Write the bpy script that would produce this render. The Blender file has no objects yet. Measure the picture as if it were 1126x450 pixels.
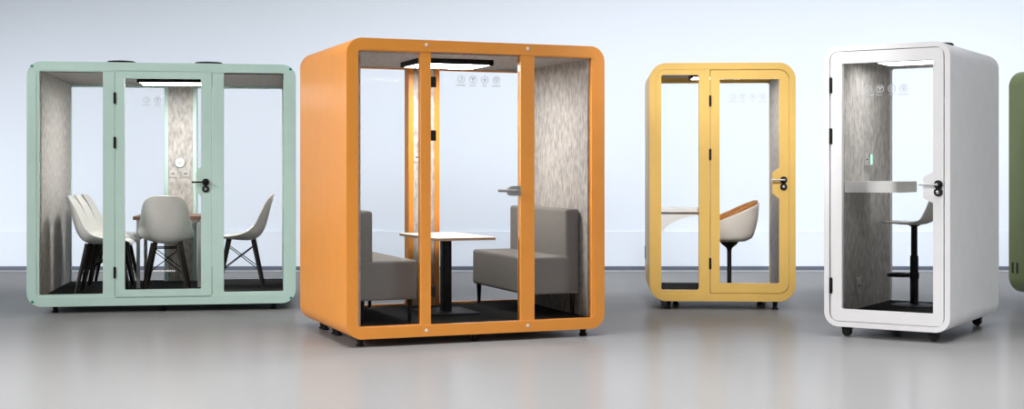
import bpy, bmesh, math, random
from mathutils import Vector, Matrix
from mathutils.geometry import tessellate_polygon
random.seed(4)
S = bpy.context.scene
COL = S.collection
PI = math.pi
CAM_H = 1.305
FOCAL = 1481.0            # pixels in an 1126-wide frame

# ------------------------------------------------------------------ materials
def principled(name, col, rough=0.5, metal=0.0, spec=0.5, coat=0.0):
    m = bpy.data.materials.new(name); m.use_nodes = True
    b = m.node_tree.nodes['Principled BSDF']
    b.inputs['Base Color'].default_value = (*col, 1)
    b.inputs['Roughness'].default_value = rough
    b.inputs['Metallic'].default_value = metal
    b.inputs['Specular IOR Level'].default_value = spec
    b.inputs['Coat Weight'].default_value = coat
    return m

def noisy(name, c0, c1, scale, stretch=(1, 1, 1), rough=0.8, lo=0.35, hi=0.65, bump=0.0, spec=0.3, detail=4.0, metal=0.0):
    m = principled(name, c0, rough, metal, spec)
    nt = m.node_tree; N = nt.nodes; L = nt.links; b = N['Principled BSDF']
    tc = N.new('ShaderNodeTexCoord'); mp = N.new('ShaderNodeMapping'); mp.inputs['Scale'].default_value = stretch
    no = N.new('ShaderNodeTexNoise'); no.inputs['Scale'].default_value = scale; no.inputs['Detail'].default_value = detail
    cr = N.new('ShaderNodeValToRGB')
    cr.color_ramp.elements[0].position = lo; cr.color_ramp.elements[0].color = (*c0, 1)
    cr.color_ramp.elements[1].position = hi; cr.color_ramp.elements[1].color = (*c1, 1)
    L.new(tc.outputs['Object'], mp.inputs['Vector']); L.new(mp.outputs['Vector'], no.inputs['Vector'])
    L.new(no.outputs['Fac'], cr.inputs['Fac']); L.new(cr.outputs['Color'], b.inputs['Base Color'])
    if bump:
        bp = N.new('ShaderNodeBump'); bp.inputs['Strength'].default_value = bump; bp.inputs['Distance'].default_value = 0.01
        L.new(no.outputs['Fac'], bp.inputs['Height']); L.new(bp.outputs['Normal'], b.inputs['Normal'])
    return m

def paint(name, col):
    d = tuple(c * 0.96 for c in col)
    return noisy(name, col, d, 6, rough=0.38, spec=0.4)

def glass_mat():
    m = bpy.data.materials.new('clear_glass'); m.use_nodes = True
    nt = m.node_tree; N = nt.nodes; L = nt.links; N.clear()
    out = N.new('ShaderNodeOutputMaterial'); mix = N.new('ShaderNodeMixShader')
    tr = N.new('ShaderNodeBsdfTransparent'); tr.inputs['Color'].default_value = (0.998, 0.999, 0.999, 1)
    gl = N.new('ShaderNodeBsdfGlossy'); gl.inputs['Roughness'].default_value = 0.03
    fr = N.new('ShaderNodeFresnel'); fr.inputs['IOR'].default_value = 1.08
    L.new(fr.outputs['Fac'], mix.inputs['Fac']); L.new(tr.outputs[0], mix.inputs[1]); L.new(gl.outputs[0], mix.inputs[2])
    L.new(mix.outputs[0], out.inputs['Surface'])
    return m

def emit(name, col, s):
    m = principled(name, (0.8, 0.8, 0.8), 0.5)
    b = m.node_tree.nodes['Principled BSDF']
    b.inputs['Emission Color'].default_value = (*col, 1); b.inputs['Emission Strength'].default_value = s
    return m

def floor_mat():
    m = bpy.data.materials.new('polished_grey_floor'); m.use_nodes = True
    nt = m.node_tree; N = nt.nodes; L = nt.links; N.clear()
    out = N.new('ShaderNodeOutputMaterial'); mix = N.new('ShaderNodeMixShader')
    df = N.new('ShaderNodeBsdfDiffuse'); gl = N.new('ShaderNodeBsdfGlossy')
    gl.inputs['Roughness'].default_value = 0.20; gl.inputs['Color'].default_value = (1, 1, 1, 1)
    tc = N.new('ShaderNodeTexCoord'); no = N.new('ShaderNodeTexNoise'); no.inputs['Scale'].default_value = 0.9; no.inputs['Detail'].default_value = 6
    cr = N.new('ShaderNodeValToRGB')
    cr.color_ramp.elements[0].color = (*FLOOR_C[0], 1); cr.color_ramp.elements[1].color = (*FLOOR_C[1], 1)
    L.new(tc.outputs['Object'], no.inputs['Vector']); L.new(no.outputs['Fac'], cr.inputs['Fac']); L.new(cr.outputs['Color'], df.inputs['Color'])
    mix.inputs['Fac'].default_value = FLOOR_GLOSS
    L.new(df.outputs[0], mix.inputs[1]); L.new(gl.outputs[0], mix.inputs[2]); L.new(mix.outputs[0], out.inputs['Surface'])
    return m

FLOOR_C = ((0.188, 0.188, 0.190), (0.200, 0.200, 0.202))
FLOOR_GLOSS = 0.13

M = dict(
    mint=paint('mint_paint', (0.53, 0.73, 0.67)),
    orange=paint('orange_paint', (0.79, 0.30, 0.045)),
    yellow=paint('yellow_paint', (0.72, 0.47, 0.125)),
    white=paint('white_paint', (0.78, 0.78, 0.80)),
    olive=paint('olive_green_paint', (0.17, 0.22, 0.095)),
    felt=noisy('grey_felt', (0.33, 0.315, 0.30), (0.60, 0.585, 0.565), 34, (1, 1, 0.42), 0.95, 0.30, 0.70, 0.25, 0.1, 5),
    ceiling=noisy('grey_ceiling_felt', (0.30, 0.285, 0.27), (0.42, 0.40, 0.385), 30, (1, 1, 1), 0.95, 0.35, 0.65, 0.1, 0.1),
    carpet=noisy('black_carpet', (0.016, 0.016, 0.016), (0.034, 0.034, 0.034), 220, (1, 1, 1), 1.0, 0.3, 0.7, 0.3, 0.05),
    black=noisy('black_metal', (0.010, 0.010, 0.011), (0.015, 0.015, 0.016), 20, rough=0.55, spec=0.15),
    blackwood=noisy('black_wood', (0.010, 0.008, 0.007), (0.022, 0.017, 0.014), 40, (1, 1, 0.1), rough=0.5),
    steel=noisy('brushed_steel', (0.42, 0.42, 0.43), (0.5, 0.5, 0.51), 60, (1, 12, 12), rough=0.32, metal=1.0),
    silver=noisy('grey_zinc', (0.20, 0.205, 0.205), (0.26, 0.265, 0.265), 40, rough=0.45),
    plastic=noisy('pale_grey_plastic', (0.58, 0.575, 0.555), (0.63, 0.625, 0.605), 4, rough=0.42),
    sofa=noisy('grey_fabric', (0.21, 0.203, 0.197), (0.26, 0.25, 0.243), 160, rough=0.95, bump=0.15, spec=0.15),
    walnut=noisy('walnut_wood', (0.13, 0.065, 0.04), (0.22, 0.12, 0.08), 9, (1, 0.12, 1), rough=0.45),
    tabletop=noisy('cream_laminate', (0.84, 0.77, 0.72), (0.88, 0.82, 0.77), 5, (1, 0.2, 1), rough=0.4),
    edge=noisy('pale_wood_edge', (0.45, 0.33, 0.24), (0.58, 0.44, 0.33), 14, (0.2, 0.2, 3), rough=0.5),
    greymetal=noisy('grey_metal', (0.40, 0.40, 0.40), (0.45, 0.45, 0.45), 10, rough=0.4),
    cream=noisy('cream_shell', (0.62, 0.58, 0.53), (0.67, 0.63, 0.58), 6, rough=0.55),
    tan=noisy('tan_leather', (0.34, 0.13, 0.03), (0.44, 0.19, 0.05), 25, rough=0.5, bump=0.1),
    deskwhite=noisy('white_laminate', (0.74, 0.74, 0.73), (0.78, 0.78, 0.77), 5, rough=0.45),
    socket=noisy('socket_plastic', (0.50, 0.49, 0.48), (0.54, 0.53, 0.52), 5, rough=0.45),
    darkslot=noisy('dark_slot', (0.02, 0.022, 0.018), (0.03, 0.032, 0.026), 20, rough=0.7),
    print=noisy('grey_print', (0.50, 0.52, 0.56), (0.54, 0.56, 0.60), 10, rough=0.7),
    whiteprint=noisy('white_print', (0.85, 0.85, 0.85), (0.9, 0.9, 0.9), 10, rough=0.7),
    screw=noisy('pale_screw', (0.72, 0.72, 0.70), (0.8, 0.8, 0.78), 10, rough=0.4),
    teal=noisy('teal_screw', (0.02, 0.22, 0.15), (0.03, 0.28, 0.19), 10, rough=0.5),
    glass=glass_mat(),
    led=emit('lamp_diffuser', (1.0, 0.97, 0.93), 40.0), leddim=emit('dim_lamp_diffuser', (1.0, 0.98, 0.95), 14.0),
    ledmint=emit('green_indicator', (0.25, 1.0, 0.72), 1.3),
)
M['floor'] = floor_mat()

# ------------------------------------------------------------------ mesh helpers
def arc_rrect(u0, u1, z0, z1, r, seg=10):
    """rounded rectangle, counter-clockwise; r = one radius or four (bl, br, tr, tl)"""
    rr = (r,) * 4 if not isinstance(r, (tuple, list)) else r
    pts = []
    for (cx, cz, a0, q) in ((u0, z0, PI, rr[0]), (u1, z0, 1.5 * PI, rr[1]), (u1, z1, 0, rr[2]), (u0, z1, 0.5 * PI, rr[3])):
        if q < 1e-5:
            pts.append((cx, cz)); continue
        ox = cx + (q if cx == u0 else -q); oz = cz + (q if cz == z0 else -q)
        for k in range(seg + 1):
            a = a0 + 0.5 * PI * k / seg
            pts.append((ox + q * math.cos(a), oz + q * math.sin(a)))
    return pts

def plate(bm, outer, holes, v0, v1, axis='y'):
    """flat polygon with holes, thickened along v"""
    loops = [outer] + list(holes)
    tris = tessellate_polygon([[Vector((p[0], p[1], 0)) for p in lp] for lp in loops])
    flat = [p for lp in loops for p in lp]
    def mk(p, v):
        if axis == 'y': return (p[0], v, p[1])
        if axis == 'z': return (p[0], p[1], v)
        return (v, p[0], p[1])
    A = [bm.verts.new(mk(p, v0)) for p in flat]; B = [bm.verts.new(mk(p, v1)) for p in flat]
    for t in tris:
        for ring in (A, B):
            try: bm.faces.new([ring[i] for i in t])
            except ValueError: pass
    k = 0
    for lp in loops:
        n = len(lp)
        for i in range(n):
            a, b = k + i, k + (i + 1) % n
            bm.faces.new((A[a], A[b], B[b], B[a]))
        k += n
    bmesh.ops.recalc_face_normals(bm, faces=bm.faces[:])

def box(bm, x0, x1, y0, y1, z0, z1):
    r = bmesh.ops.create_cube(bm, size=1, matrix=Matrix.Translation(((x0 + x1) / 2, (y0 + y1) / 2, (z0 + z1) / 2)) @ Matrix.Diagonal((x1 - x0, y1 - y0, z1 - z0, 1)))
    return r['verts']

def rod(bm, a, b, r0, r1=None, seg=12):
    a = Vector(a); b = Vector(b); d = b - a
    q = d.to_track_quat('Z', 'Y').to_matrix().to_4x4()
    bmesh.ops.create_cone(bm, cap_ends=True, segments=seg, radius1=r0, radius2=r0 if r1 is None else r1, depth=d.length, matrix=Matrix.Translation((a + b) / 2) @ q)

def lathe(bm, prof, c, seg=32, axis='z'):
    rings = []
    for (r, h) in prof:
        ring = []
        for k in range(seg):
            a = 2 * PI * k / seg
            if axis == 'z': p = (c[0] + r * math.cos(a), c[1] + r * math.sin(a), c[2] + h)
            else: p = (c[0] + r * math.cos(a), c[1] + h, c[2] + r * math.sin(a))
            ring.append(bm.verts.new(p))
        rings.append(ring)
    for i in range(len(rings) - 1):
        for k in range(seg):
            bm.faces.new((rings[i][k], rings[i][(k + 1) % seg], rings[i + 1][(k + 1) % seg], rings[i + 1][k]))
    bm.faces.new(rings[0]); bm.faces.new(rings[-1])
    bmesh.ops.recalc_face_normals(bm, faces=bm.faces[:])

def tube(bm, pts, r, seg=8):
    for i in range(len(pts) - 1): rod(bm, pts[i], pts[i + 1], r, seg=seg)

def obj(name, bm, mat, parent=None, off=(0, 0, 0), bevel=0.0, smooth=35, bseg=2):
    me = bpy.data.meshes.new(name); bm.to_mesh(me); bm.free()
    me.materials.append(M[mat] if isinstance(mat, str) else mat)
    if smooth:
        me.shade_smooth(); me.set_sharp_from_angle(angle=math.radians(smooth))
    o = bpy.data.objects.new(name, me); COL.objects.link(o)
    if parent: o.parent = parent
    o.location = off
    if bevel:
        b = o.modifiers.new('edge', 'BEVEL'); b.width = bevel; b.segments = bseg; b.limit_method = 'ANGLE'; b.angle_limit = math.radians(40)
        b.harden_normals = True
    return o

def thing(name, label, cat, loc=(0, 0, 0), rz=0.0, group=None):
    o = bpy.data.objects.new(name, None); COL.objects.link(o)
    o.empty_display_size = 0.1
    o.location = loc; o.rotation_euler = (0, 0, rz); o['label'] = label; o['category'] = cat
    if group: o['group'] = group
    return o

def copy_tree(o, parent=None):
    c = o.copy(); COL.objects.link(c)
    if parent: c.parent = parent
    for ch in [x for x in o.children]: copy_tree(ch, c)
    return c

# ------------------------------------------------------------------ setting
WALL_Y = 17.95
def struct(name, bm, mat, bevel=0):
    o = obj(name, bm, mat, bevel=bevel, smooth=0); o['kind'] = 'structure'; return o
WALLM = noisy('pale_blue_wall_paint', (0.66, 0.715, 0.80), (0.675, 0.73, 0.815), 0.5, rough=0.75, spec=0.2)
M['skirt'] = noisy('slate_blue_skirting', (0.10, 0.115, 0.16), (0.12, 0.135, 0.18), 3, rough=0.5)
M['strip'] = noisy('pale_grey_floor_strip', (0.30, 0.31, 0.33), (0.33, 0.34, 0.36), 3, rough=0.5)
bm = bmesh.new(); box(bm, -24, 24, -6, WALL_Y + 0.3, -0.1, 0.0); struct('floor', bm, 'floor')
bm = bmesh.new(); box(bm, -24, 24, WALL_Y, WALL_Y + 0.3, 0.0, 9.0); struct('wall_back', bm, WALLM)
bm = bmesh.new(); box(bm, -24, 24, WALL_Y - 0.03, WALL_Y, 0.045, 0.515); struct('trim_1', bm, WALLM, 0.004)
bm = bmesh.new(); box(bm, -24, 24, WALL_Y - 0.035, WALL_Y, 0.0, 0.045); struct('baseboard_back', bm, 'skirt')
bm = bmesh.new(); box(bm, -24, 24, WALL_Y - 0.34, WALL_Y - 0.16, 0.0, 0.002); struct('trim_2', bm, 'strip')

# ------------------------------------------------------------------ pods
class Pod:
    def __init__(s, label, X, Y, yaw, W, zt, zb, D, t, r, paint):
        s.W, s.zt, s.zb, s.D, s.t, s.r, s.paint = W, zt, zb, D, t, r, paint
        c, n = math.cos(yaw), math.sin(yaw); s.c, s.n, s.X, s.Y, s.yaw = c, n, X, Y, yaw
        s.fz = zb + 0.09                       # carpet top
        s.root = thing('office_pod', label, 'office pod', s.world(W / 2, D / 2, 0), yaw, 'acoustic office pods')
        s.off = (-W / 2, -D / 2, 0)
    def world(s, u, v, z): return (s.X + u * s.c - v * s.n, s.Y + u * s.n + v * s.c, z)
    def part(s, name, bm, mat, parent=None, **k):
        return obj(name, bm, mat, parent or s.root, s.off if parent is None else (0, 0, 0), **k)
    def shell(s, bottom=0.085, top=None):
        top = top or s.t
        bm = bmesh.new()
        ri = max(0.02, s.r - s.t)
        plate(bm, arc_rrect(0, s.W, s.zb, s.zt, s.r), [arc_rrect(s.t, s.W - s.t, s.zb + bottom, s.zt - top, ri)], 0, s.D)
        return s.part('shell', bm, s.paint, bevel=0.012)
    def liner(s, left=True, right=True, v0=0.06, pt=0.035, edge=False):
        a, b, z0, z1 = s.t, s.W - s.t, s.fz, s.zt - s.t
        bm = bmesh.new(); box(bm, a - 0.005, b + 0.005, 0.05, s.D - 0.05, s.zb + 0.08, s.fz); s.part('carpet', bm, 'carpet', smooth=0)
        bm = bmesh.new(); box(bm, a - 0.005, b + 0.005, 0.05, s.D - 0.05, z1 - 0.012, z1 + 0.006); s.part('ceiling_panel', bm, 'ceiling', smooth=0)
        if left:
            bm = bmesh.new(); box(bm, a - 0.005, a + pt, v0, s.D - 0.06, z0 - 0.005, z1 - 0.012); s.part('felt_panel', bm, 'felt', smooth=0)
        if right:
            bm = bmesh.new(); box(bm, b - pt, b + 0.005, v0, s.D - 0.06, z0 - 0.005, z1 - 0.012); s.part('felt_panel', bm, 'felt', smooth=0)
    def frame(s, holes, v0=0.004, v1=0.07, inset=0.004, name='front_frame', bottom=0.085):
        bm = bmesh.new()
        t = s.t - 0.004
        plate(bm, arc_rrect(t, s.W - t, s.zb + bottom - 0.004, s.zt - t, max(0.02, s.r - t)), holes, v0, v1)
        return s.part(name, bm, s.paint, bevel=0.005)
    def glass(s, u0, u1, z0, z1, v, parent=None, name='glass_pane', r=0.012):
        bm = bmesh.new(); plate(bm, arc_rrect(u0 - 0.006, u1 + 0.006, z0 - 0.006, z1 + 0.006, r, 3), [], v - 0.004, v + 0.004)
        return s.part(name, bm, 'glass', parent, smooth=0)
    def back(s, u0, u1, z0, z1):
        s.frame([arc_rrect(u0, u1, z0, z1, 0.02, 4)], s.D - 0.06, s.D - 0.004, name='rear_frame')
        s.glass(u0, u1, z0, z1, s.D - 0.03, name='rear_glass')
    def pilaster(s, u0, u1, trim, v0, panel=True):
        z0, z1 = s.fz, s.zt - s.t - 0.015
        bm = bmesh.new(); box(bm, u0 + trim, u1 - trim, v0, s.D - 0.045, z0, z1)
        p = s.part('felt_column', bm, 'felt', smooth=0)
        for (a, b) in ((u0, u0 + trim), (u1 - trim, u1)):
            bm = bmesh.new(); box(bm, a, b, v0 - 0.012, s.D - 0.04, z0 - 0.003, z1 + 0.003)
            e = obj('edge_trim', bm, s.paint, p, bevel=0.003)
        return p
    def lamp(s, u0, u1, v0, v1, z, mat='led'):
        bm = bmesh.new(); f = 0.022
        plate(bm, arc_rrect(u0, u1, v0, v1, 0.01, 3), [arc_rrect(u0 + f, u1 - f, v0 + f, v1 - f, 0.004, 2)], z, s.zt - s.t - 0.011, axis='z')
        l = s.part('ceiling_lamp', bm, 'black')
        bm = bmesh.new(); box(bm, u0 + f - 0.001, u1 - f + 0.001, v0 + f - 0.001, v1 - f + 0.001, z + 0.002, z + 0.014)
        obj('diffuser', bm, mat, l, smooth=0)
    def feet(s, spots, h=None):
        for (u, v) in spots:
            bm = bmesh.new()
            lathe(bm, [(0.026, 0.0), (0.031, 0.006), (0.031, 0.014), (0.020, 0.020), (0.027, s.zb + 0.004)], (u, v, 0), 18)
            s.part('foot', bm, 'black')
    def casters(s, spots):
        for (u, v) in spots:
            bm = bmesh.new()
            lathe(bm, [(0.010, -0.03), (0.034, -0.026), (0.036, 0.0), (0.034, 0.026), (0.010, 0.03)], (u, v, 0.036), 24, 'y')
            w = s.part('caster', bm, 'black')
            bm = bmesh.new(); box(bm, u - 0.035, u + 0.035, v - 0.036, v + 0.036, s.zb - 0.03, s.zb + 0.004)
            obj('caster_fork', bm, 'black', w, bevel=0.004)
    def hinges(s, u, zs, w=0.022, h=0.10, parent=None, v0=-0.008):
        for z in zs:
            bm = bmesh.new(); box(bm, u - w / 2, u + w / 2, v0, 0.02, z - h / 2, z + h / 2)
            rod(bm, (u, v0, z - h / 2 - 0.004), (u, v0, z + h / 2 + 0.004), 0.007)
            o = s.part('hinge', bm, 'black', parent, bevel=0.002)
    def screws(s, pts, mat):
        for (u, z) in pts:
            bm = bmesh.new(); lathe(bm, [(0.013, 0.002), (0.013, -0.002), (0.009, -0.004)], (u, 0, z), 16, 'y')
            s.part('screw', bm, mat)
    def lock(s, door, u, z, lever_to, lever_mat, dz=0.065):
        bm = bmesh.new()
        lathe(bm, [(0.033, 0.006), (0.033, -0.010), (0.028, -0.014)], (u, 0, z), 28, 'y')
        lathe(bm, [(0.017, 0.0), (0.017, -0.032), (0.014, -0.035)], (u, -0.012, z), 20, 'y')
        s_ = obj('handle_rose', bm, 'black', door)
        bm = bmesh.new()
        rod(bm, (u + 0.004, -0.046, z), (lever_to, -0.046, z), 0.0085)
        rod(bm, (u, -0.02, z), (u, -0.050, z), 0.011)
        h = obj('door_lever', bm, lever_mat, door)
        if lever_mat != 'black': h['label'] = 'silver door lever'
        bm = bmesh.new()
        lathe(bm, [(0.033, 0.006), (0.033, -0.010), (0.028, -0.014)], (u, 0, z - dz), 28, 'y')
        bmesh.ops.delete(bm, geom=[], context='VERTS')
        k = obj('lock_cylinder', bm, 'black', door)
        bm = bmesh.new()
        lathe(bm, [(0.014, -0.012), (0.014, -0.018), (0.011, -0.020)], (u, 0, z - dz), 20, 'y')
        obj('lock_turn', bm, 'steel' if lever_mat != 'black' else 'silver', door)
    def icons(s, us, z, v, parent, r=0.031):
        """round pictograms with a short caption bar printed on the door glass"""
        vf = v - 0.0045; th = 0.0012
        def line(bm, a, b, w=0.0045):
            a = Vector((a[0], a[1])); b = Vector((b[0], b[1])); d = (b - a).normalized(); n = Vector((-d.y, d.x)) * w / 2
            plate(bm, [tuple(a - n), tuple(b - n), tuple(b + n), tuple(a + n)], [], vf - th, vf)
        for i, u in enumerate(us):
            bm = bmesh.new()
            def circ(q, n=28): return [(u + q * math.cos(2 * PI * k / n), z + q * math.sin(2 * PI * k / n)) for k in range(n)]
            plate(bm, circ(r), [circ(r - 0.0045)], vf - th, vf)
            if i == 0:
                q = r * 0.55
                line(bm, (u - q, z - q * .3), (u - q * .1, z - q)); line(bm, (u - q * .1, z - q), (u + q, z + q * .2)); line(bm, (u - q * .6, z + q * .5), (u + q * .5, z + q * .9)); line(bm, (u + q * .2, z - q * .1), (u + q * .7, z + q))
            elif i == 1:
                line(bm, (u, z - r * .75), (u, z), 0.007); line(bm, (u, z), (u - r * .55, z + r * .5), 0.008); line(bm, (u, z), (u + r * .55, z + r * .5), 0.008); line(bm, (u, z), (u, z + r * .6))
            elif i == 2:
                for k in range(4):
                    a = PI * k / 4; line(bm, (u - r * .62 * math.cos(a), z - r * .62 * math.sin(a)), (u + r * .62 * math.cos(a), z + r * .62 * math.sin(a)), 0.004)
            else:
                plate(bm, [(u, z - r * .65), (u + r * .5, z), (u + r * .42, z + r * .45), (u, z + r * .62), (u - r * .42, z + r * .45), (u - r * .5, z)], [[(u, z - r * .40), (u + r * .3, z), (u + r * .25, z + r * .3), (u, z + r * .42), (u - r * .25, z + r * .3), (u - r * .3, z)]], vf - th, vf)
                line(bm, (u, z - r * .3), (u, z + r * .3))
            w = (0.040, 0.026, 0.020, 0.040)[i]; x = u - w
            while x < u + w - 0.006:                      # caption too small to read in the photo
                l = random.uniform(0.006, 0.012); plate(bm, [(x, z - r - 0.020), (min(x + l, u + w), z - r - 0.020), (min(x + l, u + w), z - r - 0.012), (x, z - r - 0.012)], [], vf - th, vf); x += l + 0.003
            s.part('printed_icon', bm, 'print', parent, smooth=0) if parent is None else obj('printed_icon', bm, 'print', parent, smooth=0)
    def sockets(s, plates, led=None, face='y', v=0.0):
        """face 'y': on a surface facing the front at depth v; face 'x': on a side wall facing +u at u = v"""
        for (a, z, w, h) in plates:
            bm = bmesh.new()
            if face == 'y': box(bm, a - w / 2, a + w / 2, v - 0.014, v + 0.004, z - h / 2, z + h / 2)
            else: box(bm, v - 0.004, v + 0.014, a - w / 2, a + w / 2, z - h / 2, z + h / 2)
            p = s.part('socket_plate', bm, 'socket', bevel=0.003)
            bm = bmesh.new()
            if face == 'y': box(bm, a - 0.22 * w, a + 0.22 * w, v - 0.016, v - 0.012, z - 0.005, z + 0.005)
            else: box(bm, v + 0.012, v + 0.016, a - 0.22 * w, a + 0.22 * w, z - 0.005, z + 0.005)
            obj('socket_slot', bm, 'darkslot', p, smooth=0)
        if led:
            a, z, q = led
            bm = bmesh.new()
            if face == 'y': lathe(bm, [(q, 0.004), (q, -0.014), (q - 0.004, -0.018)], (a, v, z), 28, 'y')
            else: box(bm, v - 0.004, v + 0.016, a - q, a + q, z - q * 1.5, z + q * 1.5)
            p = s.part('control_panel', bm, 'socket')
            bm = bmesh.new()
            if face == 'y': plate(bm, [(a + q * .85 * math.cos(k * PI / 14), z + q * .85 * math.sin(k * PI / 14)) for k in range(28)], [[(a + q * .5 * math.cos(k * PI / 14), z + q * .5 * math.sin(k * PI / 14)) for k in range(28)]], v - 0.020, v - 0.017)
            else: box(bm, v + 0.014, v + 0.018, a - q * .8, a + q * .1, z - q * 1.2, z + q * 1.2)
            o = obj('indicator_light', bm, 'ledmint', p, smooth=0); o['label'] = 'glowing mint green indicator light'

def door(s, outer, glass_hole, name='door'):
    bm = bmesh.new(); plate(bm, outer, [glass_hole], 0.0, 0.05)
    return s.part(name, bm, s.paint, bevel=0.004)

def tabbed(u0, u1, z0, z1, r, tu, zt1, zt2, c):
    """glass opening whose right edge steps in around the lock: the tab reaches u = tu between zt1 and zt2 with chamfers c"""
    p = arc_rrect(u0, u1, z0, z1, r, 4)
    out = []; done = False
    for i, q in enumerate(p):
        out.append(q)
        nxt = p[(i + 1) % len(p)]
        if not done and abs(q[0] - u1) < 1e-6 and abs(nxt[0] - u1) < 1e-6 and nxt[1] > q[1] + 0.5:
            out += [(u1, zt1 - c), (tu, zt1), (tu, zt2), (u1, zt2 + c)]; done = True
    return out

# ---------------- mint meeting pod
G = Pod('wide mint green meeting pod with five white chairs inside', -4.446, 12.335, 0.17, 2.436, 2.32, 0.063, 1.90, 0.085, 0.13, 'mint')
G.shell(bottom=0.085); G.liner(edge=True)
dO = arc_rrect(0.782, 1.657, 0.131, 2.246, 0.012, 3)
G.frame([arc_rrect(0.11, 0.673, 0.172, 2.23, 0.012, 3), arc_rrect(0.777, 1.662, 0.126, 2.251, 0.012, 3), arc_rrect(1.767, 2.322, 0.172, 2.235, 0.012, 3)], bottom=0.06)
gd = door(G, dO, tabbed(0.868, 1.559, 0.208, 2.173, 0.012, 1.512, 1.12, 1.31, 0.045))
G.glass(0.11, 0.673, 0.172, 2.23, 0.035); G.glass(1.767, 2.322, 0.172, 2.235, 0.035)
pg = obj('door_glass', (lambda b: (plate(b, arc_rrect(0.862, 1.565, 0.202, 2.179, 0.01, 3), [], 0.021, 0.029), b)[1])(bmesh.new()), 'glass', gd, smooth=0)
G.hinges(0.779, (1.987, 1.574, 0.371))
G.lock(gd, 1.602, 1.208, 1.478, 'black')
G.icons((1.064, 1.163, 1.262, 1.361), 1.973, 0.021, gd)
G.back(0.115, 2.321, 0.152, 2.20)
G.pilaster(1.085, 1.42, 0.040, 1.70)
G.sockets(((1.175, 1.285, 0.075, 0.075), (1.305, 1.285, 0.075, 0.075)), (1.245, 1.40, 0.05), 'y', 1.70)
G.lamp(0.92, 1.58, 0.55, 1.05, 2.172)
for (u, v) in ((0.80, 0.35), (1.612, 0.35)):
    bm = bmesh.new(); lathe(bm, [(0.13, -0.004), (0.13, 0.030), (0.12, 0.036)], (u, v, 2.32), 36); G.part('roof_vent', bm, 'black')
G.feet([(0.235, 0.12), (1.204, 0.12), (2.229, 0.12), (0.235, 1.78), (2.229, 1.78)])
G.screws(((0.047, 2.275), (2.385, 2.275), (0.05, 0.11), (2.39, 0.11)), 'teal')
# mint trims where the felt side walls meet the rear frame
for (a, b) in ((0.112, 0.128), (2.308, 2.324)):
    bm = bmesh.new(); box(bm, a, b, 1.80, 1.85, G.fz, 2.2); G.part('corner_trim', bm, 'mint', smooth=0)
# small illegible white print low on the door glass
bm = bmesh.new(); x = 1.13
while x < 1.325:
    l = random.uniform(0.008, 0.018); plate(bm, [(x, 0.372), (x + l, 0.372), (x + l, 0.388), (x, 0.388)], [], 0.0193, 0.0205); x += l + 0.006
o = obj('printed_caption', bm, 'whiteprint', gd, smooth=0); o['label'] = 'tiny line of white print'

# ---------------- orange meeting pod
O = Pod('large orange meeting pod with two grey sofas inside', -1.22, 9.929, 0.377, 2.104, 2.30, 0.061, 1.542, 0.088, 0.12, 'orange')
O.shell(bottom=0.088); O.liner()
O.frame([arc_rrect(0.092, 0.576, 0.152, 2.205, 0.01, 3), arc_rrect(0.655, 1.388, 0.142, 2.215, 0.01, 3), arc_rrect(1.502, 1.995, 0.146, 2.205, 0.01, 3)])
O.glass(0.092, 0.576, 0.152, 2.205, 0.035); O.glass(1.502, 1.995, 0.146, 2.205, 0.035)
bm = bmesh.new(); plate(bm, arc_rrect(0.660, 1.383, 0.150, 2.208, 0.01, 3), [], 0.026, 0.036); od = O.part('door', bm, 'glass', smooth=0); od['label'] = 'frameless clear glass door'
for z in (1.985, 1.58, 0.398):
    bm = bmesh.new(); box(bm, 0.652, 0.70, 0.010, 0.042, z - 0.04, z + 0.04); obj('hinge', bm, 'black', od, bevel=0.003)
bm = bmesh.new(); plate(bm, arc_rrect(1.285, 1.405, 1.118, 1.195, (0.035, 0.012, 0.012, 0.035), 6), [], 0.008, 0.046); obj('lock_case', bm, 'silver', od, bevel=0.004)
bm = bmesh.new(); rod(bm, (1.34, 0.01, 1.157), (1.34, -0.04, 1.157), 0.013); rod(bm, (1.345, -0.034, 1.157), (1.185, -0.034, 1.160), 0.011)
obj('door_lever', bm, 'silver', od)
O.icons((0.902, 0.999, 1.095, 1.192), 2.012, 0.026, od)
O.back(0.10, 2.004, 0.165, 2.19)
O.pilaster(0.905, 1.185, 0.045, 1.39)
O.sockets(((0.985, 1.43, 0.07, 0.075), (1.075, 1.43, 0.07, 0.075)), (1.03, 1.54, 0.045), 'y', 1.39)
O.lamp(0.69, 1.315, 0.40, 0.92, 2.158)
O.feet([(0.13, 0.10), (1.04, 0.10), (1.96, 0.10), (1.99, 0.16), (0.14, 0.80), (0.14, 0.90), (0.14, 1.22), (0.14, 1.32), (1.95, 1.42)])
O.screws(((0.618, 2.262), (1.445, 2.262), (0.618, 0.108), (1.445, 0.108)), 'screw')

# ---------------- yellow booth
Yp = Pod('mustard yellow booth with a tan lined tub chair inside', 1.30, 12.738, -0.059, 1.369, 2.334, 0.082, 1.093, 0.060, 0.16, 'yellow')
Yp.shell(bottom=0.07); Yp.liner(pt=0.045)
dO = arc_rrect(0.573, 1.307, 0.161, 2.264, (0.012, 0.10, 0.10, 0.012), 8)
Yp.frame([arc_rrect(0.112, 0.466, 0.185, 2.222, 0.02, 3), arc_rrect(0.568, 1.3125, 0.156, 2.269, (0.012, 0.105, 0.105, 0.012), 8)], bottom=0.06)
yd = door(Yp, dO, tabbed(0.66, 1.217, 0.253, 2.178, 0.012, 1.153, 1.10, 1.295, 0.05))
Yp.glass(0.112, 0.466, 0.185, 2.222, 0.035)
obj('door_glass', (lambda b: (plate(b, arc_rrect(0.654, 1.223, 0.247, 2.184, 0.01, 3), [], 0.021, 0.029), b)[1])(bmesh.new()), 'glass', yd, smooth=0)
Yp.hinges(0.571, (1.974, 1.468, 0.439))
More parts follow.
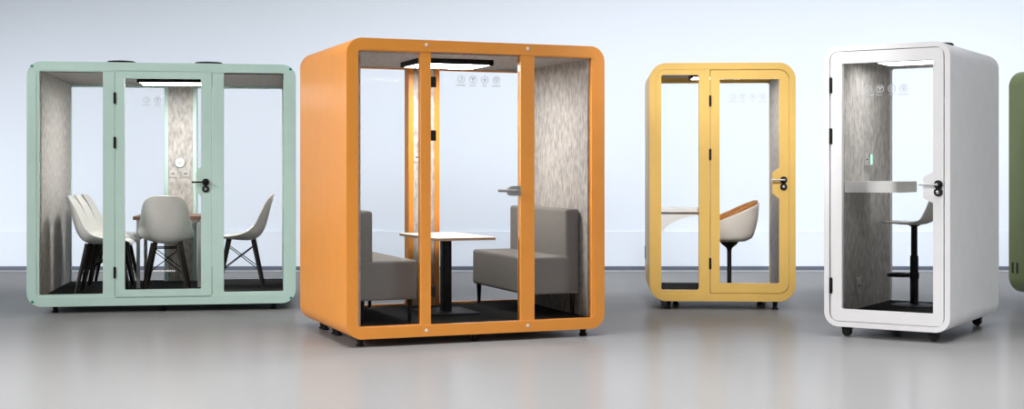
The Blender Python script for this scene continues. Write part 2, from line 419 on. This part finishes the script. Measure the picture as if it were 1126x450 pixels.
Yp.lock(yd, 1.256, 1.228, 1.135, 'steel')
Yp.icons((0.784, 0.877, 0.971, 1.064), 2.015, 0.021, yd)
Yp.back(0.108, 1.262, 0.165, 2.21)
Yp.lamp(0.42, 0.95, 0.35, 0.75, 2.222, 'leddim')
Yp.feet([(0.184, 0.10), (1.19, 0.10), (0.184, 0.99), (1.19, 0.99), (0.28, 0.55), (1.10, 0.55)])
bm = bmesh.new(); box(bm, -0.006, 0.004, 0.93, 1.01, 0.42, 0.55); Yp.part('cable_outlet', bm, 'darkslot', bevel=0.004)
# wall desk: slab with a concave bracket
bm = bmesh.new(); plate(bm, arc_rrect(0.10, 0.62, 0.18, 0.88, (0.0, 0.05, 0.05, 0.0), 6), [], 0.918, 0.950, axis='z'); yk = Yp.part('desk_shelf', bm, 'deskwhite', bevel=0.003)
for v in (0.22, 0.80):
    bm = bmesh.new()
    pts = [(0.105, 0.918), (0.105, 0.68)] + [(0.60 - 0.475 * math.cos(k * PI / 24), 0.68 + 0.215 * math.sin(k * PI / 24)) for k in range(1, 13)] + [(0.60, 0.918)]
    plate(bm, pts, [], v, v + 0.02); obj('shelf_bracket', bm, 'deskwhite', yk)

# ---------------- white phone booth
Wp = Pod('narrow white phone booth on casters with a bar stool inside', 2.483, 10.716, -0.575, 0.987, 2.299, 0.080, 1.532, 0.042, 0.115, 'white')
Wp.shell(bottom=0.042); Wp.liner(right=True, pt=0.03)
dO = arc_rrect(0.055, 0.938, 0.126, 2.262, 0.055, 8)
Wp.frame([arc_rrect(0.050, 0.943, 0.121, 2.264 - 0.008, 0.058, 8)], bottom=0.042, v0=0.03)
dO = arc_rrect(0.055, 0.938, 0.126, 2.252, 0.055, 8)
wd = door(Wp, dO, tabbed(0.144, 0.859, 0.221, 2.160, 0.012, 0.783, 1.105, 1.265, 0.04))
obj('door_glass', (lambda b: (plate(b, arc_rrect(0.138, 0.865, 0.215, 2.166, 0.01, 3), [], 0.021, 0.029), b)[1])(bmesh.new()), 'glass', wd, smooth=0)
Wp.hinges(0.056, (1.99, 1.587, 0.403), w=0.026, h=0.12)
Wp.lock(wd, 0.899, 1.208, 0.765, 'steel', 0.058)
Wp.icons((0.354, 0.446, 0.538, 0.630), 1.951, 0.021, wd)
Wp.back(0.075, 0.912, 0.165, 2.215)
Wp.lamp(0.25, 0.74, 0.45, 0.85, 2.19, 'leddim')
Wp.casters([(0.155, 0.10), (0.84, 0.10), (0.84, 1.40), (0.155, 1.40)])
bm = bmesh.new(); lathe(bm, [(0.10, -0.004), (0.10, 0.012), (0.09, 0.02)], (0.80, 0.42, 2.299), 32); Wp.part('roof_vent', bm, 'black')
bm = bmesh.new(); plate(bm, arc_rrect(0.065, 0.50, 0.28, 0.86, (0.0, 0.06, 0.06, 0.0), 6), [], 1.138, 1.228, axis='z'); Wp.part('desk_shelf', bm, 'deskwhite', bevel=0.004)
Wp.sockets(((0.80, 1.41, 0.07, 0.11),), (0.92, 1.41, 0.035), 'x', 0.072)
Wp.sockets(((0.60, 0.36, 0.11, 0.13),), None, 'x', 0.072)

# ---------------- olive pod at the frame's edge
V = Pod('olive green pod cut off by the right edge of the photo', 5.244, 12.20, 0.30, 1.10, 2.295, 0.115, 1.15, 0.06, 0.16, 'olive')
V.shell(bottom=0.07); V.liner()
V.frame([arc_rrect(0.12, 0.98, 0.20, 2.12, 0.03, 4)]); V.glass(0.12, 0.98, 0.20, 2.12, 0.035)
V.back(0.12, 0.98, 0.20, 2.12)
V.feet([(0.16, 0.12), (0.94, 0.12), (0.16, 1.0), (0.94, 1.0)])
for v in (1.02, 1.088):
    bm = bmesh.new(); box(bm, -0.005, 0.004, v - 0.013, v + 0.013, 0.31, 0.415); V.part('cable_outlet', bm, 'darkslot', bevel=0.003)

# ------------------------------------------------------------------ furniture
def catmull(P, n):
    out = []
    for i in range(len(P) - 1):
        p0, p1, p2, p3 = P[max(i - 1, 0)], P[i], P[i + 1], P[min(i + 2, len(P) - 1)]
        for k in range(n):
            t = k / n
            out.append(tuple(0.5 * (2 * b + (c - a) * t + (2 * a - 5 * b + 4 * c - d) * t * t + (3 * b - a - 3 * c + d) * t ** 3) for a, b, c, d in zip(p0, p1, p2, p3)))
    out.append(P[-1]); return out

def scoop(profile, nu=12, th=0.012):
    """one-piece moulded seat: profile of (x, z, half width, edge lift along the surface normal)"""
    bm = bmesh.new(); P = catmull(profile, 5); rows = []
    for i, (x, z, w, c) in enumerate(P):
        a = P[max(i - 1, 0)]; b = P[min(i + 1, len(P) - 1)]
        tx, tz = b[0] - a[0], b[1] - a[1]; l = math.hypot(tx, tz); nx, nz = tz / l, -tx / l      # normal towards the sitter
        row = []
        for k in range(nu + 1):
            t = -1 + 2 * k / nu; lift = c * abs(t) ** 2.2
            row.append(bm.verts.new((x + nx * lift, w * math.sin(t * PI / 2) if False else w * t * (1 - 0.06 * t * t), z + nz * lift)))
        rows.append(row)
    for i in range(len(rows) - 1):
        for k in range(nu): bm.faces.new((rows[i][k], rows[i][k + 1], rows[i + 1][k + 1], rows[i + 1][k]))
    bmesh.ops.recalc_face_normals(bm, faces=bm.faces[:])
    g = bmesh.ops.solidify(bm, geom=bm.faces[:], thickness=th)
    bmesh.ops.recalc_face_normals(bm, faces=bm.faces[:])
    return bm

def shell_chair(label):
    t = thing('shell_chair', label, 'chair', group='white shell chairs in the mint pod')
    prof = [(0.270, 0.455, 0.15, 0.0), (0.258, 0.484, 0.205, 0.006), (0.20, 0.498, 0.245, 0.018), (0.06, 0.484, 0.262, 0.045), (-0.09, 0.476, 0.274, 0.100),
            (-0.180, 0.510, 0.272, 0.120), (-0.230, 0.585, 0.258, 0.105), (-0.262, 0.685, 0.244, 0.090), (-0.290, 0.80, 0.222, 0.065), (-0.312, 0.875, 0.188, 0.042), (-0.322, 0.914, 0.138, 0.020), (-0.327, 0.928, 0.08, 0.0)]
    o = obj('seat_shell', scoop(prof), 'plastic', t, smooth=60)
    ss = o.modifiers.new('soft', 'SUBSURF'); ss.levels = 1; ss.render_levels = 1
    for sx in (1, -1):
        for sy in (1, -1):
            bm = bmesh.new()
            rod(bm, (0.12 * sx - 0.01, 0.115 * sy, 0.480 if sx > 0 else 0.470), (0.215 * sx - 0.01, 0.205 * sy, 0.008), 0.024, 0.016)
            obj('leg', bm, 'blackwood', t)
    bm = bmesh.new()
    def lp(sx, sy, f): return (0.12 * sx - 0.01 + 0.095 * sx * f, (0.115 + 0.09 * f) * sy, 0.47 * (1 - f))
    for sx in (1, -1):
        rod(bm, lp(sx, -1, .12), lp(sx, 1, .62), 0.0045, seg=8); rod(bm, lp(sx, 1, .12), lp(sx, -1, .62), 0.0045, seg=8)
    for sy in (1, -1):
        rod(bm, lp(1, sy, .12), lp(-1, sy, .62), 0.0045, seg=8); rod(bm, lp(-1, sy, .12), lp(1, sy, .62), 0.0045, seg=8)
    rod(bm, lp(1, 1, .1), lp(1, -1, .1), 0.006, seg=8); rod(bm, lp(-1, 1, .1), lp(-1, -1, .1), 0.006, seg=8)
    obj('wire_braces', bm, 'black', t)
    return t

c0 = shell_chair('white shell chair at the left wall, nearest the mint pod front')
def put(o, pod, u, v, face, lift=0.001):
    o.location = pod.world(u, v, pod.fz + lift); o.rotation_euler = (0, 0, pod.yaw + face)
put(c0, G, 0.628, 0.40, 0.0)
spots = [(0.616, 0.965, 0.0, 'white shell chair by the left wall, middle of its row of three'),
         (0.610, 1.53, 0.0, 'white shell chair by the left wall, deepest of its row of three'),
         (1.215, 0.42, PI / 2, 'white shell chair with its back turned behind the mint door glass'),
         (1.895, 0.85, PI, 'white shell chair alone behind the right pane of the mint pod')]
for (u, v, f, lab) in spots:
    c = copy_tree(c0); c['label'] = lab; put(c, G, u, v, f)

# mint pod table
t = thing('meeting_table', 'walnut topped table with thin grey legs inside the mint pod', 'table', G.world(1.20, 1.22, G.fz + 0.001), G.yaw)
bm = bmesh.new(); plate(bm, arc_rrect(-0.345, 0.36, -0.42, 0.42, 0.02, 4), [], 0.675, 0.71, axis='z'); obj('table_top', bm, 'walnut', t, bevel=0.003)
bm = bmesh.new(); plate(bm, arc_rrect(-0.30, 0.30, -0.38, 0.38, 0.01, 2), [arc_rrect(-0.275, 0.275, -0.355, 0.355, 0.01, 2)], 0.645, 0.676, axis='z'); obj('apron', bm, 'greymetal', t)
for sx in (-1, 1):
    for sy in (-1, 1):
        bm = bmesh.new(); box(bm, sx * 0.295 - 0.017, sx * 0.295 + 0.017, sy * 0.37 - 0.017, sy * 0.37 + 0.017, 0, 0.676); obj('leg', bm, 'greymetal', t, bevel=0.003)

# orange pod table
t = thing('pedestal_table', 'cream topped table on a black pedestal between the sofas', 'table', O.world(1.045, 0.80, O.fz + 0.001), O.yaw)
H = 0.785 - O.fz
bm = bmesh.new(); plate(bm, arc_rrect(-0.25, 0.25, -0.50, 0.50, 0.025, 5), [], H - 0.022, H, axis='z'); p = obj('table_top', bm, 'tabletop', t, bevel=0.002)
bm = bmesh.new(); plate(bm, arc_rrect(-0.2525, 0.2525, -0.5025, 0.5025, 0.027, 5), [arc_rrect(-0.2495, 0.2495, -0.4995, 0.4995, 0.0245, 5)], H - 0.0225, H - 0.002, axis='z'); e = obj('edge_band', bm, 'edge', p); e['label'] = 'thin pale wood edge band'
bm = bmesh.new(); box(bm, -0.038, 0.038, -0.038, 0.038, 0.012, H - 0.022); box(bm, -0.14, 0.14, -0.14, 0.14, H - 0.030, H - 0.0222); obj('pedestal', bm, 'black', t, bevel=0.003)
bm = bmesh.new(); plate(bm, arc_rrect(-0.21, 0.21, -0.27, 0.27, 0.02, 4), [], 0.0, 0.013, axis='z'); obj('base_plate', bm, 'black', t, bevel=0.003)

# sofas
def cushion(x0, x1, y0, y1, z0, z1, r=0.03):
    bm = bmesh.new(); box(bm, x0, x1, y0, y1, z0, z1)
    bmesh.ops.bevel(bm, geom=bm.edges[:], offset=r, segments=5, profile=0.6, affect='EDGES')
    return bm
def sofa(label):
    t = thing('bench_sofa', label, 'sofa', group='grey sofas in the orange pod')
    L = 0.62
    obj('seat', cushion(-0.235, 0.235, -L, L, 0.175, 0.475, 0.028), 'sofa', t, smooth=50)
    bm = cushion(0.115, 0.235, -L + 0.004, L - 0.004, 0.42, 0.855, 0.028)
    obj('backrest', bm, 'sofa', t, smooth=50)
    for sx in (-1, 1):
        for sy in (-1, 1):
            bm = bmesh.new(); rod(bm, (sx * 0.19, sy * (L - 0.05), 0.178), (sx * 0.19, sy * (L - 0.05), 0.0), 0.022, 0.013, 16); obj('leg', bm, 'black', t)
    return t
s0 = sofa('grey bench sofa facing left, its back against the felt side wall')
put(s0, O, 1.735, 0.80, 0.0)
s1 = copy_tree(s0); s1['label'] = 'grey bench sofa facing right behind the left pane of the orange pod'
put(s1, O, 0.368, 0.80, PI)

# tub chair in the yellow booth
t = thing('tub_chair', 'cream tub chair with tan leather lining in the yellow booth', 'chair', Yp.world(0.815, 0.55, Yp.fz + 0.001), Yp.yaw)
def tub(r_off, top_off, bot, closed=True):
    bm = bmesh.new(); n = 48; rows = []
    for j in range(13):
        f = j / 12; ring = []
        for k in range(n):
            a = 2 * PI * k / n
            rim = 0.840 - 0.235 * (1 - math.cos(a)) / 2
            rim += top_off
            z = bot + (rim - bot) * f
            base = 0.215 + 0.045 * math.sin(min(1, f * 1.4) * PI / 2) + 0.010 * f
            if f < 0.17: base *= (0.72 + 0.28 * math.sqrt(max(0.0, 1 - (1 - f / 0.17) ** 2)))
            q = base - r_off
            ring.append(bm.verts.new((q * math.cos(a) * 1.0 - 0.01 + 0.02 * f * math.cos(a), q * math.sin(a), z)))
        rows.append(ring)
    for j in range(12):
        for k in range(n): bm.faces.new((rows[j][k], rows[j][(k + 1) % n], rows[j + 1][(k + 1) % n], rows[j + 1][k]))
    bm.faces.new(rows[0])
    return bm, rows
bm, rows = tub(0.0, -0.014, 0.450); bmesh.ops.recalc_face_normals(bm, faces=bm.faces[:]); o = obj('seat_shell', bm, 'cream', t, smooth=50)
sd = o.modifiers.new('thick', 'SOLIDIFY'); sd.thickness = 0.012; sd.offset = -1
bm, rows = tub(0.014, 0.012, 0.50); bmesh.ops.recalc_face_normals(bm, faces=bm.faces[:]); o = obj('leather_lining', bm, 'tan', t, smooth=50); o['label'] = 'tan leather lining'
sd = o.modifiers.new('thick', 'SOLIDIFY'); sd.thickness = 0.024; sd.offset = -1
bm = bmesh.new(); lathe(bm, [(0.10, 0.515), (0.165, 0.525), (0.175, 0.55), (0.15, 0.565), (0.05, 0.57)], (0, 0, 0), 36); obj('seat_cushion', bm, 'tan', t)
bm = bmesh.new(); lathe(bm, [(0.022, 0.018), (0.022, 0.36), (0.030, 0.385), (0.075, 0.42), (0.095, 0.452)], (-0.01, 0, 0), 28); obj('pedestal', bm, 'black', t)
bm = bmesh.new(); lathe(bm, [(0.20, 0.0), (0.20, 0.006), (0.16, 0.013), (0.03, 0.022)], (-0.01, 0, 0), 40); obj('base_plate', bm, 'black', t)

# bar stool in the white booth
t = thing('bar_stool', 'pale bar stool on a dark pole inside the white booth', 'stool', Wp.world(0.40, 1.08, Wp.fz + 0.001), Wp.yaw + PI)
hz = 0.70
prof = [(0.235, hz + 0.002, 0.13, 0.0), (0.220, hz + 0.012, 0.175, 0.003), (0.10, hz + 0.004, 0.188, 0.008), (0.0, hz, 0.195, 0.014), (-0.09, hz + 0.008, 0.195, 0.026), (-0.150, hz + 0.045, 0.190, 0.046), (-0.185, hz + 0.13, 0.180, 0.042), (-0.208, hz + 0.23, 0.160, 0.030), (-0.222, hz + 0.29, 0.120, 0.012), (-0.226, hz + 0.305, 0.07, 0.0)]
o = obj('seat_shell', scoop(prof, th=0.016), 'plastic', t, smooth=60)
ss = o.modifiers.new('soft', 'SUBSURF'); ss.levels = 1; ss.render_levels = 1
bm = bmesh.new(); lathe(bm, [(0.034, 0.012), (0.034, 0.42), (0.026, 0.425), (0.026, hz - 0.03), (0.06, hz - 0.012), (0.085, hz - 0.006)], (0, 0, 0), 28); obj('pole', bm, 'black', t)
bm = bmesh.new(); lathe(bm, [(0.19, 0.0), (0.19, 0.006), (0.15, 0.014), (0.034, 0.020)], (0, 0, 0), 44); obj('base_plate', bm, 'black', t)
bm = bmesh.new()
lp = [(0.03, 0.05), (0.10, 0.09), (0.17, 0.085), (0.205, 0.05), (0.212, 0.0), (0.205, -0.05), (0.17, -0.085), (0.10, -0.09), (0.03, -0.05)]
tube(bm, [(x, y, 0.255) for x, y in lp], 0.014); rod(bm, (0, 0, 0.23), (0, 0, 0.28), 0.04, seg=20)
obj('footrest', bm, 'black', t)

# ------------------------------------------------------------------ light
w = bpy.data.worlds.new('studio'); S.world = w; w.use_nodes = True
bg = w.node_tree.nodes['Background']; bg.inputs['Color'].default_value = (0.86, 0.92, 1.0, 1); bg.inputs['Strength'].default_value = 0.03

def area(name, loc, target, sx, sy, power, col=(1, 1, 1), spread=PI):
    d = bpy.data.lights.new(name, 'AREA'); d.shape = 'RECTANGLE'; d.size = sx; d.size_y = sy; d.energy = power; d.color = col; d.spread = spread
    o = bpy.data.objects.new(name, d); COL.objects.link(o); o.location = loc
    o.rotation_euler = (Vector(target) - Vector(loc)).to_track_quat('-Z', 'Y').to_euler()
    return o
WASH = (0.97, 0.985, 1.0)
area('studio_softbox_left', (-12.0, 2.5, 7.0), (1, 11.2, 1.0), 6, 4, 560, (1.0, 0.985, 0.96), math.radians(95))
area('added_fill_right', (13.0, 3.0, 4.5), (3, 12, 1.0), 4, 3, 125, WASH, math.radians(100))  # unseen fill, added to lift the white booth's right side
area('studio_overhead_front', (-0.5, 6.4, 8.5), (-0.5, 6.7, 0), 18, 2.5, 490, (1, 0.99, 0.98), math.radians(58))
area('studio_overhead_middle', (-0.5, 8.5, 8.5), (-0.5, 8.7, 0), 18, 2.5, 265, (1, 0.99, 0.98), math.radians(50))
area('studio_wall_wash_high', (5.0, 12.5, 7.0), (4.5, 17.95, 1.0), 13, 2, 274, WASH, math.radians(130))
area('studio_wall_wash_low', (9.5, 13.0, 2.5), (3, 17.95, 1.2), 3, 2, 46, WASH, math.radians(120))
area('studio_wall_wash_top', (0.0, 14.0, 5.0), (0, 17.95, 0.3), 18, 1, 140, WASH, math.radians(80))
area('added_wall_fill_left', (-9.5, 15.2, 0.5), (-6.0, 17.95, 0.6), 2.0, 0.5, 47, WASH, math.radians(120))  # lamp put in out of view to brighten the wall's lower left
def spot(name, loc, target, power, angle, blend, r=0.4, col=(1, 1, 1)):
    d = bpy.data.lights.new(name, 'SPOT'); d.energy = power; d.spot_size = math.radians(angle); d.spot_blend = blend; d.shadow_soft_size = r; d.color = col
    o = bpy.data.objects.new(name, d); COL.objects.link(o); o.location = loc
    o.rotation_euler = (Vector(target) - Vector(loc)).to_track_quat('-Z', 'Y').to_euler()
    return o
spot('added_yellow_fill_spot', (0.95, 2.0, 7.2), (1.97, 12.7, 1.25), 5600, 14.5, 0.8, 0.5)  # narrow fill added for the yellow booth, where the orange pod blocks the key

# ------------------------------------------------------------------ camera
cd = bpy.data.cameras.new('camera'); co = bpy.data.objects.new('camera', cd); COL.objects.link(co)
co.location = (0, 0, CAM_H); co.rotation_euler = (PI / 2, 0, 0)
cd.sensor_width = 36; cd.lens = FOCAL / 1126 * 36; cd.shift_y = -36 / 1126
cd.clip_end = 200
S.camera = co
S.view_settings.view_transform = 'Standard'; S.view_settings.look = 'None'; S.view_settings.gamma = 1; S.view_settings.exposure = 0.0
S.view_settings.use_curve_mapping = False
S.cycles.transparent_max_bounces = 40
S.cycles.max_bounces = 10
